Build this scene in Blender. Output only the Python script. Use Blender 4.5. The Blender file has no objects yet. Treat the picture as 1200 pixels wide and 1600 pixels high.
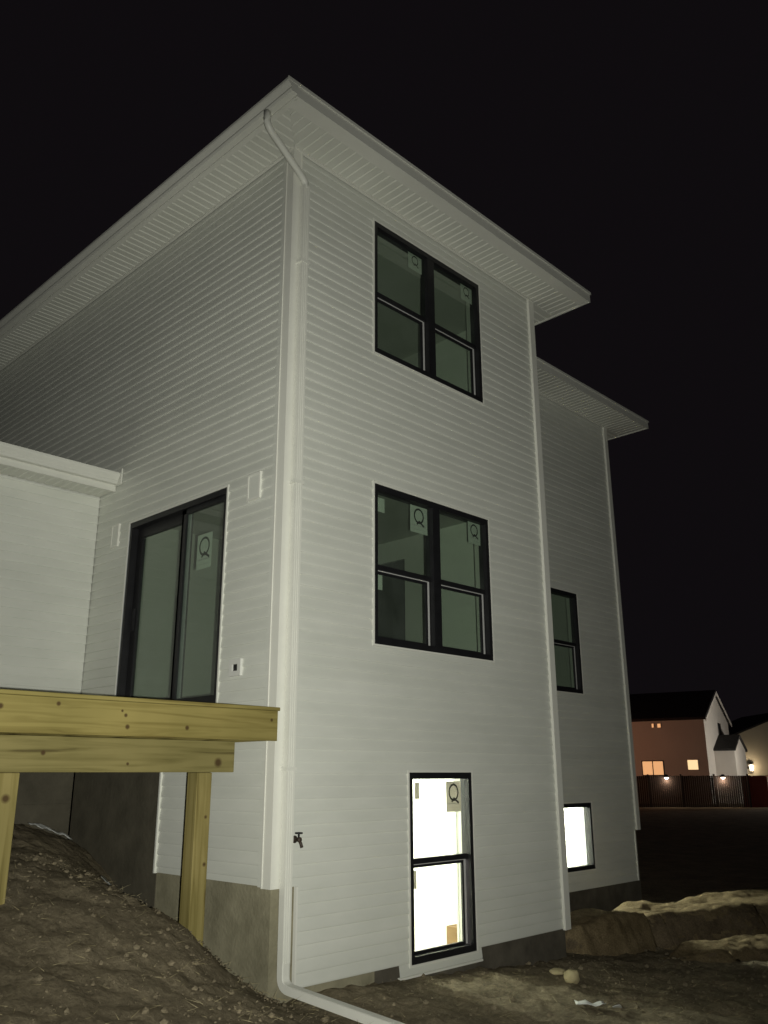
import bpy, math, random
import numpy as np
from mathutils import Vector, Matrix, noise

random.seed(7)
scene = bpy.context.scene
col = scene.collection
R = math.radians

# ------------------------------------------------------------------ camera
CAM = Vector((-4.666, -5.792, 1.863))
cr = Vector((0.6969964, -0.7170669, -0.00332758))
cu = Vector((-0.20768616, -0.20631033, 0.95619167))
cf = Vector((0.68633991, 0.66577106, 0.29272243))
cam_d = bpy.data.cameras.new('camera')
cam = bpy.data.objects.new('camera', cam_d)
col.objects.link(cam)
cam_d.sensor_fit = 'VERTICAL'
cam_d.sensor_height = 24.0
cam_d.lens = 1342.956 / 1600 * 24
cam_d.clip_start = 0.05
cam_d.clip_end = 2000
cam.matrix_world = Matrix(((cr.x, cu.x, -cf.x, CAM.x), (cr.y, cu.y, -cf.y, CAM.y),
                           (cr.z, cu.z, -cf.z, CAM.z), (0, 0, 0, 1)))
scene.camera = cam
scene.render.resolution_x = 768
scene.render.resolution_y = 1024

# ------------------------------------------------------------------ night sky
world = bpy.data.worlds.new('World')
scene.world = world
world.use_nodes = True
wn = world.node_tree
wn.nodes.clear()
wo = wn.nodes.new('ShaderNodeOutputWorld')
sky = wn.nodes.new('ShaderNodeTexSky')
sky.sky_type = 'NISHITA'
sky.sun_disc = False
sky.sun_elevation = R(-9)
sky.sun_rotation = R(200)
b1 = wn.nodes.new('ShaderNodeBackground')
b1.inputs[1].default_value = 0.05
wn.links.new(sky.outputs[0], b1.inputs[0])
b2 = wn.nodes.new('ShaderNodeBackground')          # town glow in the night air
b2.inputs[0].default_value = (1.0, 0.80, 0.98, 1)
b2.inputs[1].default_value = 0.0046
ad = wn.nodes.new('ShaderNodeAddShader')
wn.links.new(b1.outputs[0], ad.inputs[0])
wn.links.new(b2.outputs[0], ad.inputs[1])
wn.links.new(ad.outputs[0], wo.inputs[0])

# the hand-held flash lamp that lit the photograph, held right beside the lens
fl = bpy.data.lights.new('flash', 'SPOT')
fl.energy = 1840
fl.color = (0.985, 0.985, 0.885)
fl.spot_size = R(84)
fl.spot_blend = 1.0
fl.shadow_soft_size = 0.012
flo = bpy.data.objects.new('flash', fl)
col.objects.link(flo)
flo.location = CAM + cr * .10 + Vector((0, 0, -.04))
flo.rotation_euler = (Vector((.4, 0, 3.4)) - Vector(flo.location)).to_track_quat('-Z', 'Y').to_euler()

scene.view_settings.view_transform = 'Standard'
scene.view_settings.look = 'None'
scene.view_settings.exposure = 0.0
scene.view_settings.gamma = 1.0
scene.view_settings.use_curve_mapping = False

# ------------------------------------------------------------------ materials
def new_mat(name):
    m = bpy.data.materials.new(name)
    m.use_nodes = True
    nt = m.node_tree
    return m, nt, nt.nodes['Principled BSDF']

def N(nt, t, **kw):
    n = nt.nodes.new(t)
    for k, v in kw.items():
        setattr(n, k, v)
    return n

def mat(name, c1, c2=None, rough=0.6, scale=6.0, detail=6.0, bump=0.0, bscale=None, stretch=(1, 1, 1), spec=0.5, metal=0.0, bdist=0.01):
    m, nt, p = new_mat(name)
    p.inputs['Roughness'].default_value = rough
    p.inputs['Metallic'].default_value = metal
    p.inputs['Specular IOR Level'].default_value = spec
    tc = N(nt, 'ShaderNodeTexCoord')
    mp = N(nt, 'ShaderNodeMapping')
    mp.inputs['Scale'].default_value = stretch
    nt.links.new(tc.outputs['Object'], mp.inputs[0])
    if c2 is None:
        p.inputs['Base Color'].default_value = (*c1, 1)
    else:
        no = N(nt, 'ShaderNodeTexNoise')
        no.inputs['Scale'].default_value = scale
        no.inputs['Detail'].default_value = detail
        no.inputs['Roughness'].default_value = 0.6
        nt.links.new(mp.outputs[0], no.inputs['Vector'])
        cp = N(nt, 'ShaderNodeValToRGB')
        cp.color_ramp.elements[0].position = 0.3
        cp.color_ramp.elements[1].position = 0.7
        cp.color_ramp.elements[0].color = (*c1, 1)
        cp.color_ramp.elements[1].color = (*c2, 1)
        nt.links.new(no.outputs['Fac'], cp.inputs[0])
        nt.links.new(cp.outputs[0], p.inputs['Base Color'])
    if bump:
        nb = N(nt, 'ShaderNodeTexNoise')
        nb.inputs['Scale'].default_value = bscale or scale * 3
        nb.inputs['Detail'].default_value = 5
        nt.links.new(mp.outputs[0], nb.inputs['Vector'])
        bp = N(nt, 'ShaderNodeBump')
        bp.inputs['Strength'].default_value = bump
        bp.inputs['Distance'].default_value = bdist
        nt.links.new(nb.outputs['Fac'], bp.inputs['Height'])
        nt.links.new(bp.outputs[0], p.inputs['Normal'])
    return m

M = {}
M['siding'] = mat('white_vinyl_siding', (.655, .67, .61), (.725, .735, .675), rough=.55, scale=1.6, detail=8, bump=.25, bscale=2.5, stretch=(1, 1, 3), spec=.3, bdist=.006)
def vary(m, lo, hi):
    """each panel comes from the mill a touch lighter or darker"""
    nt = m.node_tree; p = nt.nodes['Principled BSDF']
    src = p.inputs['Base Color'].links[0].from_socket
    oi = N(nt, 'ShaderNodeObjectInfo')
    mr = N(nt, 'ShaderNodeMapRange')
    mr.inputs['To Min'].default_value = lo; mr.inputs['To Max'].default_value = hi
    nt.links.new(oi.outputs['Random'], mr.inputs['Value'])
    vm = N(nt, 'ShaderNodeVectorMath', operation='SCALE')
    nt.links.new(src, vm.inputs[0]); nt.links.new(mr.outputs[0], vm.inputs['Scale'])
    nt.links.new(vm.outputs[0], p.inputs['Base Color'])
vary(M['siding'], .965, 1.02)
M['trim'] = mat('white_vinyl_trim', (.74, .74, .675), (.79, .79, .725), rough=.5, scale=2.5, spec=.3)
M['soffit'] = mat('white_soffit', (.66, .67, .60), (.73, .735, .67), rough=.6, scale=2.0, spec=.2)
M['alu'] = mat('white_aluminium', (.72, .725, .66), (.78, .78, .715), rough=.4, scale=3, spec=.4)
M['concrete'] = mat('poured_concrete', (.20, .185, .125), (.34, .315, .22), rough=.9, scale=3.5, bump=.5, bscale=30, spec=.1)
M['tar'] = mat('damp_proof_coating', (.075, .067, .052), (.135, .12, .093), rough=.9, scale=4, bump=.5, bscale=20, spec=.2)
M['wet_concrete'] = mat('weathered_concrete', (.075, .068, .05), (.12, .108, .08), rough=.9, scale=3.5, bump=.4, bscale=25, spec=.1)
M['black'] = mat('black_frame', (.010, .010, .011), (.016, .016, .018), rough=.45, scale=8, spec=.35)
M['blackdull'] = mat('black_rubber', (.012, .012, .012), rough=.8)
M['shingle'] = mat('dark_shingles', (.020, .019, .020), (.05, .045, .045), rough=.95, scale=14, bump=.6, bscale=40)
M['drywall'] = mat('drywall', (.46, .46, .42), (.53, .53, .49), rough=.9, scale=1.2)
M['white_paint'] = mat('white_paint', (.82, .81, .76), (.87, .86, .81), rough=.8, scale=1.0)
M['subfloor'] = mat('subfloor', (.30, .22, .12), (.40, .30, .18), rough=.8, scale=5)
M['brown_trim'] = mat('brown_wood_trim', (.16, .09, .045), (.24, .14, .07), rough=.6, scale=10, stretch=(6, 6, .6))
M['dark_room'] = mat('dark_hall', (.10, .10, .095), (.13, .13, .12), rough=.9)
M['brass'] = mat('dark_brass', (.030, .021, .015), (.055, .038, .026), rough=.6, metal=.0, scale=20)
M['plastic'] = mat('light_plastic', (.72, .72, .68), rough=.4)
M['mould'] = mat('white_weatherstrip', (.52, .52, .51), rough=.5)
M['greystrip'] = mat('grey_sash_edge', (.30, .32, .33), rough=.5)
M['paper'] = mat('sticker_paper', (.72, .74, .70), (.62, .64, .60), rough=.7, scale=30)
M['ink'] = mat('sticker_ink', (.02, .02, .02), rough=.6)
M['inkgrey'] = mat('sticker_ink_grey', (.30, .30, .29), rough=.6)
M['carton'] = mat('carton_board', (.16, .095, .035), (.20, .12, .05), rough=.8, scale=9)

# glass that lets light pass in both directions, with a green body tint and a real reflection
def glass(name, tint, refl=1.0):
    m, nt, p = new_mat(name)
    nt.nodes.remove(p)
    out = nt.nodes['Material Output']
    tr = N(nt, 'ShaderNodeBsdfTransparent')
    tr.inputs[0].default_value = (*tint, 1)
    gl = N(nt, 'ShaderNodeBsdfGlossy')
    gl.inputs['Roughness'].default_value = 0.02
    gl.inputs[0].default_value = (refl, refl, refl, 1)
    lw = N(nt, 'ShaderNodeLayerWeight')
    lw.inputs[0].default_value = .5
    pw = N(nt, 'ShaderNodeMath', operation='POWER')
    pw.inputs[1].default_value = 5
    nt.links.new(lw.outputs['Facing'], pw.inputs[0])
    ma = N(nt, 'ShaderNodeMath', operation='MULTIPLY_ADD')
    ma.inputs[1].default_value = .95
    ma.inputs[2].default_value = .045
    nt.links.new(pw.outputs[0], ma.inputs[0])
    mx = N(nt, 'ShaderNodeMixShader')
    nt.links.new(ma.outputs[0], mx.inputs[0])
    nt.links.new(tr.outputs[0], mx.inputs[1])
    nt.links.new(gl.outputs[0], mx.inputs[2])
    df = N(nt, 'ShaderNodeBsdfDiffuse')             # dusty grey haze mixed in to veil the view inside
    df.inputs[0].default_value = (.55, .60, .57, 1)
    no = N(nt, 'ShaderNodeTexNoise')
    no.inputs['Scale'].default_value = 2.2
    no.inputs['Detail'].default_value = 6
    tc = N(nt, 'ShaderNodeTexCoord')
    nt.links.new(tc.outputs['Object'], no.inputs['Vector'])
    mr = N(nt, 'ShaderNodeMapRange')
    mr.inputs['From Min'].default_value = .3
    mr.inputs['From Max'].default_value = .75
    mr.inputs['To Min'].default_value = .008
    mr.inputs['To Max'].default_value = .045
    nt.links.new(no.outputs['Fac'], mr.inputs['Value'])
    m2 = N(nt, 'ShaderNodeMixShader')
    nt.links.new(mr.outputs[0], m2.inputs[0])
    nt.links.new(mx.outputs[0], m2.inputs[1])
    nt.links.new(df.outputs[0], m2.inputs[2])
    nt.links.new(m2.outputs[0], out.inputs[0])
    return m
M['glass'] = glass('tinted_pane', (.79, .845, .79))

def translucent_paper():
    m, nt, p = new_mat('thin_sticker_paper')
    out = nt.nodes['Material Output']
    p.inputs['Base Color'].default_value = (.6, .6, .56, 1)
    p.inputs['Roughness'].default_value = .8
    t = N(nt, 'ShaderNodeBsdfTranslucent')
    t.inputs[0].default_value = (.50, .47, .43, 1)
    a = N(nt, 'ShaderNodeMixShader')
    a.inputs[0].default_value = .6
    nt.links.new(p.outputs[0], a.inputs[1])
    nt.links.new(t.outputs[0], a.inputs[2])
    nt.links.new(a.outputs[0], out.inputs[0])
    return m
M['thinpaper'] = translucent_paper()

def emit(name, c, s):
    m, nt, p = new_mat(name)
    p.inputs['Base Color'].default_value = (*c, 1)
    p.inputs['Emission Color'].default_value = (*c, 1)
    p.inputs['Emission Strength'].default_value = s
    return m

# pressure-treated pine; the grain runs along X (or Z for posts); knots sit at given points
def wood(name, axis, knots=(), c1=(.228, .182, .054), c2=(.32, .262, .088)):
    m, nt, p = new_mat(name)
    p.inputs['Roughness'].default_value = .75
    p.inputs['Specular IOR Level'].default_value = .25
    tc = N(nt, 'ShaderNodeTexCoord')
    mp = N(nt, 'ShaderNodeMapping')
    sc = {'x': (.7, 14, 14), 'y': (14, .7, 14), 'z': (14, 14, .7)}[axis]
    mp.inputs['Scale'].default_value = sc
    nt.links.new(tc.outputs['Object'], mp.inputs[0])
    no = N(nt, 'ShaderNodeTexNoise')
    no.inputs['Scale'].default_value = 1.6
    no.inputs['Detail'].default_value = 8
    no.inputs['Distortion'].default_value = .8
    nt.links.new(mp.outputs[0], no.inputs['Vector'])
    cp = N(nt, 'ShaderNodeValToRGB')
    e = cp.color_ramp.elements
    e[0].position, e[1].position = .36, .58
    e[0].color, e[1].color = (*c1, 1), (*c2, 1)
    d = e.new(.30)
    d.color = (c1[0] * .62, c1[1] * .58, c1[2] * .6, 1)
    nt.links.new(no.outputs['Fac'], cp.inputs[0])
    big = N(nt, 'ShaderNodeTexNoise')
    big.inputs['Scale'].default_value = 1.3
    big.inputs['Detail'].default_value = 3
    nt.links.new(tc.outputs['Object'], big.inputs['Vector'])
    hs = N(nt, 'ShaderNodeMix', data_type='RGBA', blend_type='MULTIPLY')
    hs.inputs[0].default_value = .5
    cb = N(nt, 'ShaderNodeValToRGB')
    cb.color_ramp.elements[0].position, cb.color_ramp.elements[1].position = .35, .65
    cb.color_ramp.elements[0].color = (.55, .58, .5, 1)
    cb.color_ramp.elements[1].color = (1, 1, 1, 1)
    nt.links.new(big.outputs['Fac'], cb.inputs[0])
    nt.links.new(cp.outputs[0], hs.inputs[6])
    nt.links.new(cb.outputs[0], hs.inputs[7])
    cur = hs.outputs[2]
    for (kx, ky, kz, kr) in knots:
        vd = N(nt, 'ShaderNodeVectorMath', operation='DISTANCE')
        vd.inputs[1].default_value = (kx, ky, kz)
        nt.links.new(tc.outputs['Object'], vd.inputs[0])
        mr = N(nt, 'ShaderNodeMapRange')
        mr.inputs['From Min'].default_value = kr * .55
        mr.inputs['From Max'].default_value = kr * 1.25
        mr.inputs['To Min'].default_value = .9
        mr.inputs['To Max'].default_value = 0
        nt.links.new(vd.outputs['Value'], mr.inputs['Value'])
        mk = N(nt, 'ShaderNodeMix', data_type='RGBA')
        mk.inputs[7].default_value = (.06, .032, .012, 1)
        nt.links.new(mr.outputs[0], mk.inputs[0])
        nt.links.new(cur, mk.inputs[6])
        cur = mk.outputs[2]
    nt.links.new(cur, p.inputs['Base Color'])
    bp = N(nt, 'ShaderNodeBump')
    bp.inputs['Strength'].default_value = .25
    bp.inputs['Distance'].default_value = .004
    nt.links.new(no.outputs['Fac'], bp.inputs['Height'])
    nt.links.new(bp.outputs[0], p.inputs['Normal'])
    return m

def dirt(name, a, b, c, s=1.0):
    m, nt, p = new_mat(name)
    p.inputs['Roughness'].default_value = 1.0
    p.inputs['Specular IOR Level'].default_value = .05
    tc = N(nt, 'ShaderNodeTexCoord')
    n1 = N(nt, 'ShaderNodeTexNoise')
    n1.inputs['Scale'].default_value = 1.7 * s
    n1.inputs['Detail'].default_value = 10
    n1.inputs['Roughness'].default_value = .72
    nt.links.new(tc.outputs['Object'], n1.inputs['Vector'])
    cp = N(nt, 'ShaderNodeValToRGB')
    e = cp.color_ramp.elements
    e[0].position, e[1].position = .33, .68
    e[0].color, e[1].color = (*a, 1), (*c, 1)
    x = e.new(.5)
    x.color = (*b, 1)
    nt.links.new(n1.outputs['Fac'], cp.inputs[0])
    n2 = N(nt, 'ShaderNodeTexNoise')
    n2.inputs['Scale'].default_value = 26 * s
    n2.inputs['Detail'].default_value = 8
    n2.inputs['Roughness'].default_value = .75
    nt.links.new(tc.outputs['Object'], n2.inputs['Vector'])
    c2 = N(nt, 'ShaderNodeValToRGB')
    c2.color_ramp.elements[0].position, c2.color_ramp.elements[1].position = .3, .72
    c2.color_ramp.elements[0].color = (.5, .48, .45, 1)
    c2.color_ramp.elements[1].color = (1.25, 1.2, 1.1, 1)
    nt.links.new(n2.outputs['Fac'], c2.inputs[0])
    mx = N(nt, 'ShaderNodeMix', data_type='RGBA', blend_type='MULTIPLY')
    mx.inputs[0].default_value = 1
    nt.links.new(cp.outputs[0], mx.inputs[6])
    nt.links.new(c2.outputs[0], mx.inputs[7])
    nt.links.new(mx.outputs[2], p.inputs['Base Color'])
    bp = N(nt, 'ShaderNodeBump')
    bp.inputs['Strength'].default_value = .65
    bp.inputs['Distance'].default_value = .03
    nt.links.new(n2.outputs['Fac'], bp.inputs['Height'])
    nt.links.new(bp.outputs[0], p.inputs['Normal'])
    return m
M['dirt'] = dirt('bare_dirt', (.16, .139, .101), (.235, .206, .149), (.33, .29, .21))
M['shaded_soil'] = dirt('soil_shaded_bank', (.115, .092, .064), (.18, .145, .10), (.26, .21, .145), 2.0)
M['lit_soil'] = dirt('soil_lit_top', (.15, .118, .07), (.25, .20, .122), (.34, .275, .175), 2.2)
M['straw'] = mat('dry_straw', (.34, .28, .14), (.46, .40, .24), rough=.9, scale=3)
M['stone'] = mat('pale_stone', (.42, .36, .20), (.55, .48, .28), rough=.9, scale=9, bump=.4)
M['scrap'] = mat('white_wrap', (.55, .56, .54), (.68, .69, .67), rough=.6, scale=8)

# ------------------------------------------------------------------ mesh helpers
class MB:
    def __init__(self):
        self.v, self.f, self.m = [], [], []
    def add(self, vs, fs, mi=0):
        o = len(self.v)
        self.v += [tuple(p) for p in vs]
        for f in fs:
            self.f.append(tuple(i + o for i in f))
            self.m.append(mi)
        return self
    def quad(self, a, b, c, d, mi=0):
        return self.add([a, b, c, d], [(0, 1, 2, 3)], mi)
    def box(self, x0, x1, y0, y1, z0, z1, mi=0):
        if x0 > x1: x0, x1 = x1, x0
        if y0 > y1: y0, y1 = y1, y0
        if z0 > z1: z0, z1 = z1, z0
        v = [(x0, y0, z0), (x1, y0, z0), (x1, y1, z0), (x0, y1, z0), (x0, y0, z1), (x1, y0, z1), (x1, y1, z1), (x0, y1, z1)]
        return self.add(v, [(0, 3, 2, 1), (4, 5, 6, 7), (0, 1, 5, 4), (1, 2, 6, 5), (2, 3, 7, 6), (3, 0, 4, 7)], mi)
    def cbox(self, x0, x1, y0, y1, z0, z1, c=.004, mi=0):
        """box with chamfered edges"""
        xs, ys, zs = sorted((x0, x1)), sorted((y0, y1)), sorted((z0, z1))
        v = []; idx = {}
        for i in (0, 1):
            for j in (0, 1):
                for k in (0, 1):
                    sx, sy, sz = (1, -1)[i], (1, -1)[j], (1, -1)[k]
                    p = (xs[i], ys[j], zs[k])
                    idx[i, j, k, 'x'] = len(v); v.append((p[0], p[1] + sy * c, p[2] + sz * c))
                    idx[i, j, k, 'y'] = len(v); v.append((p[0] + sx * c, p[1], p[2] + sz * c))
                    idx[i, j, k, 'z'] = len(v); v.append((p[0] + sx * c, p[1] + sy * c, p[2]))
        I = idx; f = []
        for i in (0, 1):
            f.append([I[i, 0, 0, 'x'], I[i, 1, 0, 'x'], I[i, 1, 1, 'x'], I[i, 0, 1, 'x']])
            f.append([I[0, i, 0, 'y'], I[1, i, 0, 'y'], I[1, i, 1, 'y'], I[0, i, 1, 'y']])
            f.append([I[0, 0, i, 'z'], I[1, 0, i, 'z'], I[1, 1, i, 'z'], I[0, 1, i, 'z']])
            for j in (0, 1):
                f.append([I[i, j, 0, 'x'], I[i, j, 0, 'y'], I[i, j, 1, 'y'], I[i, j, 1, 'x']])
                f.append([I[i, 0, j, 'x'], I[i, 0, j, 'z'], I[i, 1, j, 'z'], I[i, 1, j, 'x']])
                f.append([I[0, i, j, 'y'], I[0, i, j, 'z'], I[1, i, j, 'z'], I[1, i, j, 'y']])
                for k in (0, 1):
                    f.append([I[i, j, k, 'x'], I[i, j, k, 'y'], I[i, j, k, 'z']])
        cx, cy, cz = sum(xs) / 2, sum(ys) / 2, sum(zs) / 2
        out = []
        for q in f:
            a, b, d = (Vector(v[n]) for n in q[:3])
            ctr = sum((Vector(v[n]) for n in q), Vector()) / len(q) - Vector((cx, cy, cz))
            out.append(q if (b - a).cross(d - a).dot(ctr) > 0 else q[::-1])
        return self.add(v, out, mi)
    def sweep(self, path, profile, up=(0, 0, 1), closed=True, mi=0, side=None):
        """profile [(a, b)] in the (side, up) plane swept along the path"""
        P = [Vector(p) for p in path]
        rings = []
        n = len(P)
        for i, p in enumerate(P):
            t = (P[min(i + 1, n - 1)] - P[max(i - 1, 0)]).normalized()
            if side is not None:
                s = Vector(side).normalized()
                w = s.cross(t).normalized()
                rings.append([p + s * a + w * b for a, b in profile])
                continue
            u = Vector(up)
            if abs(t.dot(u)) > .98:
                u = Vector((0, 1, 0)) if abs(t.y) < .9 else Vector((1, 0, 0))
            s = t.cross(u).normalized()
            w = s.cross(t).normalized()
            rings.append([p + s * a + w * b for a, b in profile])
        k = len(profile)
        vs = [q for r in rings for q in r]
        fs = []
        for i in range(n - 1):
            for j in range(k if closed else k - 1):
                j2 = (j + 1) % k
                fs.append((i * k + j, i * k + j2, (i + 1) * k + j2, (i + 1) * k + j))
        if closed:
            fs.append(tuple(range(k))[::-1])
            fs.append(tuple((n - 1) * k + j for j in range(k)))
        return self.add(vs, fs, mi)
    def tube(self, path, r, n=10, mi=0):
        return self.sweep(path, [(r * math.cos(2 * math.pi * i / n), r * math.sin(2 * math.pi * i / n)) for i in range(n)], mi=mi)
    def lathe(self, o, axis, prof, n=14, mi=0):
        """prof [(t, r)] along an axis from o"""
        ax = Vector(axis).normalized()
        s = ax.orthogonal().normalized()
        w = ax.cross(s)
        vs = []
        for t, r in prof:
            for i in range(n):
                a = 2 * math.pi * i / n
                vs.append(Vector(o) + ax * t + (s * math.cos(a) + w * math.sin(a)) * r)
        fs = []
        for j in range(len(prof) - 1):
            for i in range(n):
                fs.append((j * n + i, j * n + (i + 1) % n, (j + 1) * n + (i + 1) % n, (j + 1) * n + i))
        fs.append(tuple(range(n))[::-1])
        fs.append(tuple((len(prof) - 1) * n + i for i in range(n)))
        return self.add(vs, fs, mi)
    def mesh(self, name, mats):
        me = bpy.data.meshes.new(name)
        me.from_pydata(self.v, [], self.f)
        for m in (mats if isinstance(mats, (list, tuple)) else [mats]):
            me.materials.append(m)
        if any(self.m):
            me.polygons.foreach_set('material_index', self.m)
        me.update()
        return me
    def build(self, name, mats, parent=None, smooth=False):
        me = self.mesh(name, mats)
        if smooth:
            me.polygons.foreach_set('use_smooth', [True] * len(me.polygons))
        return link(name, me, parent)

def world_loc(o):
    p = Vector(o.location)
    while o.parent is not None:
        o = o.parent
        p = p + Vector(o.location)
    return p

def link(name, me, parent=None):
    o = bpy.data.objects.new(name, me)
    col.objects.link(o)
    if parent is not None:
        o.parent = parent
        top = parent
        while top.parent is not None:
            top = top.parent
        if parent.type == 'EMPTY':       # parts are written in world metres
            o.matrix_parent_inverse = Matrix.Translation(-Vector(parent.location))
    return o

def thing(name, loc, label, cat, group=None):
    o = bpy.data.objects.new(name, None)
    o.empty_display_size = .3
    col.objects.link(o)
    o.location = loc
    return tag(o, label, cat, group)

def tag(o, label=None, cat=None, group=None, kind=None):
    if label: o['label'] = label
    if cat: o['category'] = cat
    if group: o['group'] = group
    if kind: o['kind'] = kind
    return o

def slab(mb, conv, s0, s1, z0, z1, d0, d1, openings, mi=0):
    """wall slab with rectangular holes: conv(s, d, z) -> xyz"""
    ss = sorted({s0, s1, *[min(max(o[0], s0), s1) for o in openings], *[min(max(o[1], s0), s1) for o in openings]})
    zs = sorted({z0, z1, *[min(max(o[2], z0), z1) for o in openings], *[min(max(o[3], z0), z1) for o in openings]})
    def solid(i, k):
        if i < 0 or k < 0 or i >= len(ss) - 1 or k >= len(zs) - 1: return False
        sm, zm = (ss[i] + ss[i + 1]) / 2, (zs[k] + zs[k + 1]) / 2
        return not any(o[0] < sm < o[1] and o[2] < zm < o[3] for o in openings)
    for i in range(len(ss) - 1):
        for k in range(len(zs) - 1):
            if not solid(i, k): continue
            a, b, c, d = ss[i], ss[i + 1], zs[k], zs[k + 1]
            for dd in (d0, d1):
                mb.quad(conv(a, dd, c), conv(b, dd, c), conv(b, dd, d), conv(a, dd, d), mi)
            if not solid(i - 1, k): mb.quad(conv(a, d0, c), conv(a, d1, c), conv(a, d1, d), conv(a, d0, d), mi)
            if not solid(i + 1, k): mb.quad(conv(b, d0, c), conv(b, d1, c), conv(b, d1, d), conv(b, d0, d), mi)
            if not solid(i, k - 1): mb.quad(conv(a, d0, c), conv(a, d1, c), conv(b, d1, c), conv(b, d0, c), mi)
            if not solid(i, k + 1): mb.quad(conv(a, d0, d), conv(a, d1, d), conv(b, d1, d), conv(b, d0, d), mi)

# ------------------------------------------------------------------ the ground, one sheet
GP = np.array([
    (0, 0, .21), (.7, 0, .19), (2.05, 0, .10), (4.06, 0, -.05), (-.55, .25, .72), (-.55, .9, .80), (-.55, 1.6, .95),
    (-.5, 2.4, 1.2), (-.45, 3.2, 1.34), (0, .5, .27), (0, 1.435, .40), (0, 2.2, .72), (0, 3.1, 1.15), (-2, .25, 1.06), (-2, 2, 1.35),
    (-2, 3.4, 1.42), (-1.1, -.8, .52), (-.5, -.5, .38), (-2.8, -.8, .78), (-2.5, -2.5, .5), (-4.67, -5.8, .25), (-1, -2.6, .30), (0, -1, .19),
    (1, -1, .12), (2, -2, .02), (2, -.4, .07), (4, -2.5, -.08), (4.4, -.6, -.10), (6, -3, -.10), (9, -1.5, -.12), (9.3, 1.2, -.10),
    (5.2, 1.3, -.14), (7, 1.4, -.14), (12, -5, -.10), (15, 3, -.10), (22, -8, -.05), (30, 5, .05), (40, 20, .0), (-10, -5, .6), (-8, 3, 1.4), (0, -8, .15), (60, 30, -.1),
    (80, 0, 0), (0, -40, 0), (-40, 0, .8), (0, 40, .5), (120, 60, 0), (40, -40, 0), (-60, -60, .3), (-60, 60, .6), (200, 0, 0), (100, 150, 0), (0, -160, 0), (-180, 0, .5)])

def _tps(r2):
    return r2 * np.log(r2 + 1e-9) * .5
_n = len(GP)
_K = _tps((GP[:, None, 0] - GP[None, :, 0]) ** 2 + (GP[:, None, 1] - GP[None, :, 1]) ** 2) + np.eye(_n) * .02
_P = np.c_[np.ones(_n), GP[:, :2]]
_W = np.linalg.solve(np.r_[np.c_[_K, _P], np.c_[_P.T, np.zeros((3, 3))]], np.r_[GP[:, 2], 0, 0, 0])
def ground_z(X, Y):
    X = np.asarray(X, float); Y = np.asarray(Y, float)
    Z = _W[_n] + _W[_n + 1] * X + _W[_n + 2] * Y
    for (px, py, pz), w in zip(GP, _W):
        Z = Z + w * _tps((X - px) ** 2 + (Y - py) ** 2)
    return np.clip(Z, -.35, 1.6)

def axis_pts(lo, a, b, hi, step):
    core = list(np.arange(a, b, step))
    out = []
    x, s = b, step
    while x < hi:
        out.append(x); s *= 1.12; x += s
    out.append(hi)
    left = []
    x, s = a, step
    while x > lo:
        s *= 1.12; x -= s; left.append(max(x, lo))
    return np.array(left[::-1] + core + out)

xs = axis_pts(-220, -4.2, 10.0, 260, .045)
ys = axis_pts(-200, -4.6, 3.8, 260, .045)
GX, GY = np.meshgrid(xs, ys)
GZ = ground_z(GX, GY)
near = np.exp(-((GX - 2) / 14) ** 2 - ((GY) / 14) ** 2)
nz = np.zeros(GX.size)
fx, fy, fn = GX.ravel(), GY.ravel(), near.ravel()
for i in range(GX.size):
    if fn[i] > .02:
        p = Vector((fx[i], fy[i], 0))
        a = noise.noise(p * 1.3) * .025 + noise.noise(p * 3.7 + Vector((9, 4, 1))) * .018
        b = noise.turbulence(p * 7.0 + Vector((2, 7, 3)), 4, False) * .030
        nz[i] = (a + b) * fn[i]
hill = np.clip((-fx - .1) / 1.0, 0, 1) * np.clip((fy + 1.0) / 1.0, 0, 1)
nz *= 1 + .25 * hill
GZ = GZ + nz.reshape(GX.shape)
def in_house(x, y, e):
    return ((x > e) & (y > e) & (x < 4.2 - e) & (y < 9)) | ((x > 4.2 - e) & (x < 8.85 - e) & (y > 1.614 + e) & (y < 9)) | ((x > -6) & (x <= e) & (y > 3.467 + e) & (y < 9))
GZ = np.where(in_house(GX, GY, .12), -1.3, GZ)
ny, nx = GX.shape
gv = np.stack([GX.ravel(), GY.ravel(), GZ.ravel()], 1)
ii = (np.arange(ny - 1)[:, None] * nx + np.arange(nx - 1)[None, :]).ravel()
gf = np.stack([ii, ii + 1, ii + nx + 1, ii + nx], 1)
gme = bpy.data.meshes.new('ground')
gme.from_pydata(gv.tolist(), [], gf.tolist())
gme.polygons.foreach_set('use_smooth', [True] * len(gme.polygons))
gme.materials.append(M['dirt'])
ground = link('ground', gme)
tag(ground, 'bare dirt ground of the building plot', kind='structure')

def gz(x, y):
    r2 = (GP[:, 0] - x) ** 2 + (GP[:, 1] - y) ** 2
    z = _W[_n] + _W[_n + 1] * x + _W[_n + 2] * y + float(np.dot(_W[:_n], _tps(r2)))
    return min(1.6, max(-.35, z)) + .02

# ------------------------------------------------------------------ the new house
W = 4.2            # front width
YB = 9.0
ZS = 8.050         # soffit
ZF = 8.187         # top of fascia
OH = .578
YS = 1.614         # setback wing
XR = 8.90
YL = 3.467         # low wing on the left
ZLS = 5.055
CH = .1016

house = thing('house', (2.1, 4.0, 0), 'tall new white-sided house with black windows and wide eaves', 'house')

front = lambda s, d, z: (s, .013 - d, z)             # d outward
side = lambda s, d, z: (.013 - d, s, z)
back = lambda s, d, z: (s, YS + .013 - d, z)
low = lambda s, d, z: (s, YL + .013 - d, z)

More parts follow.
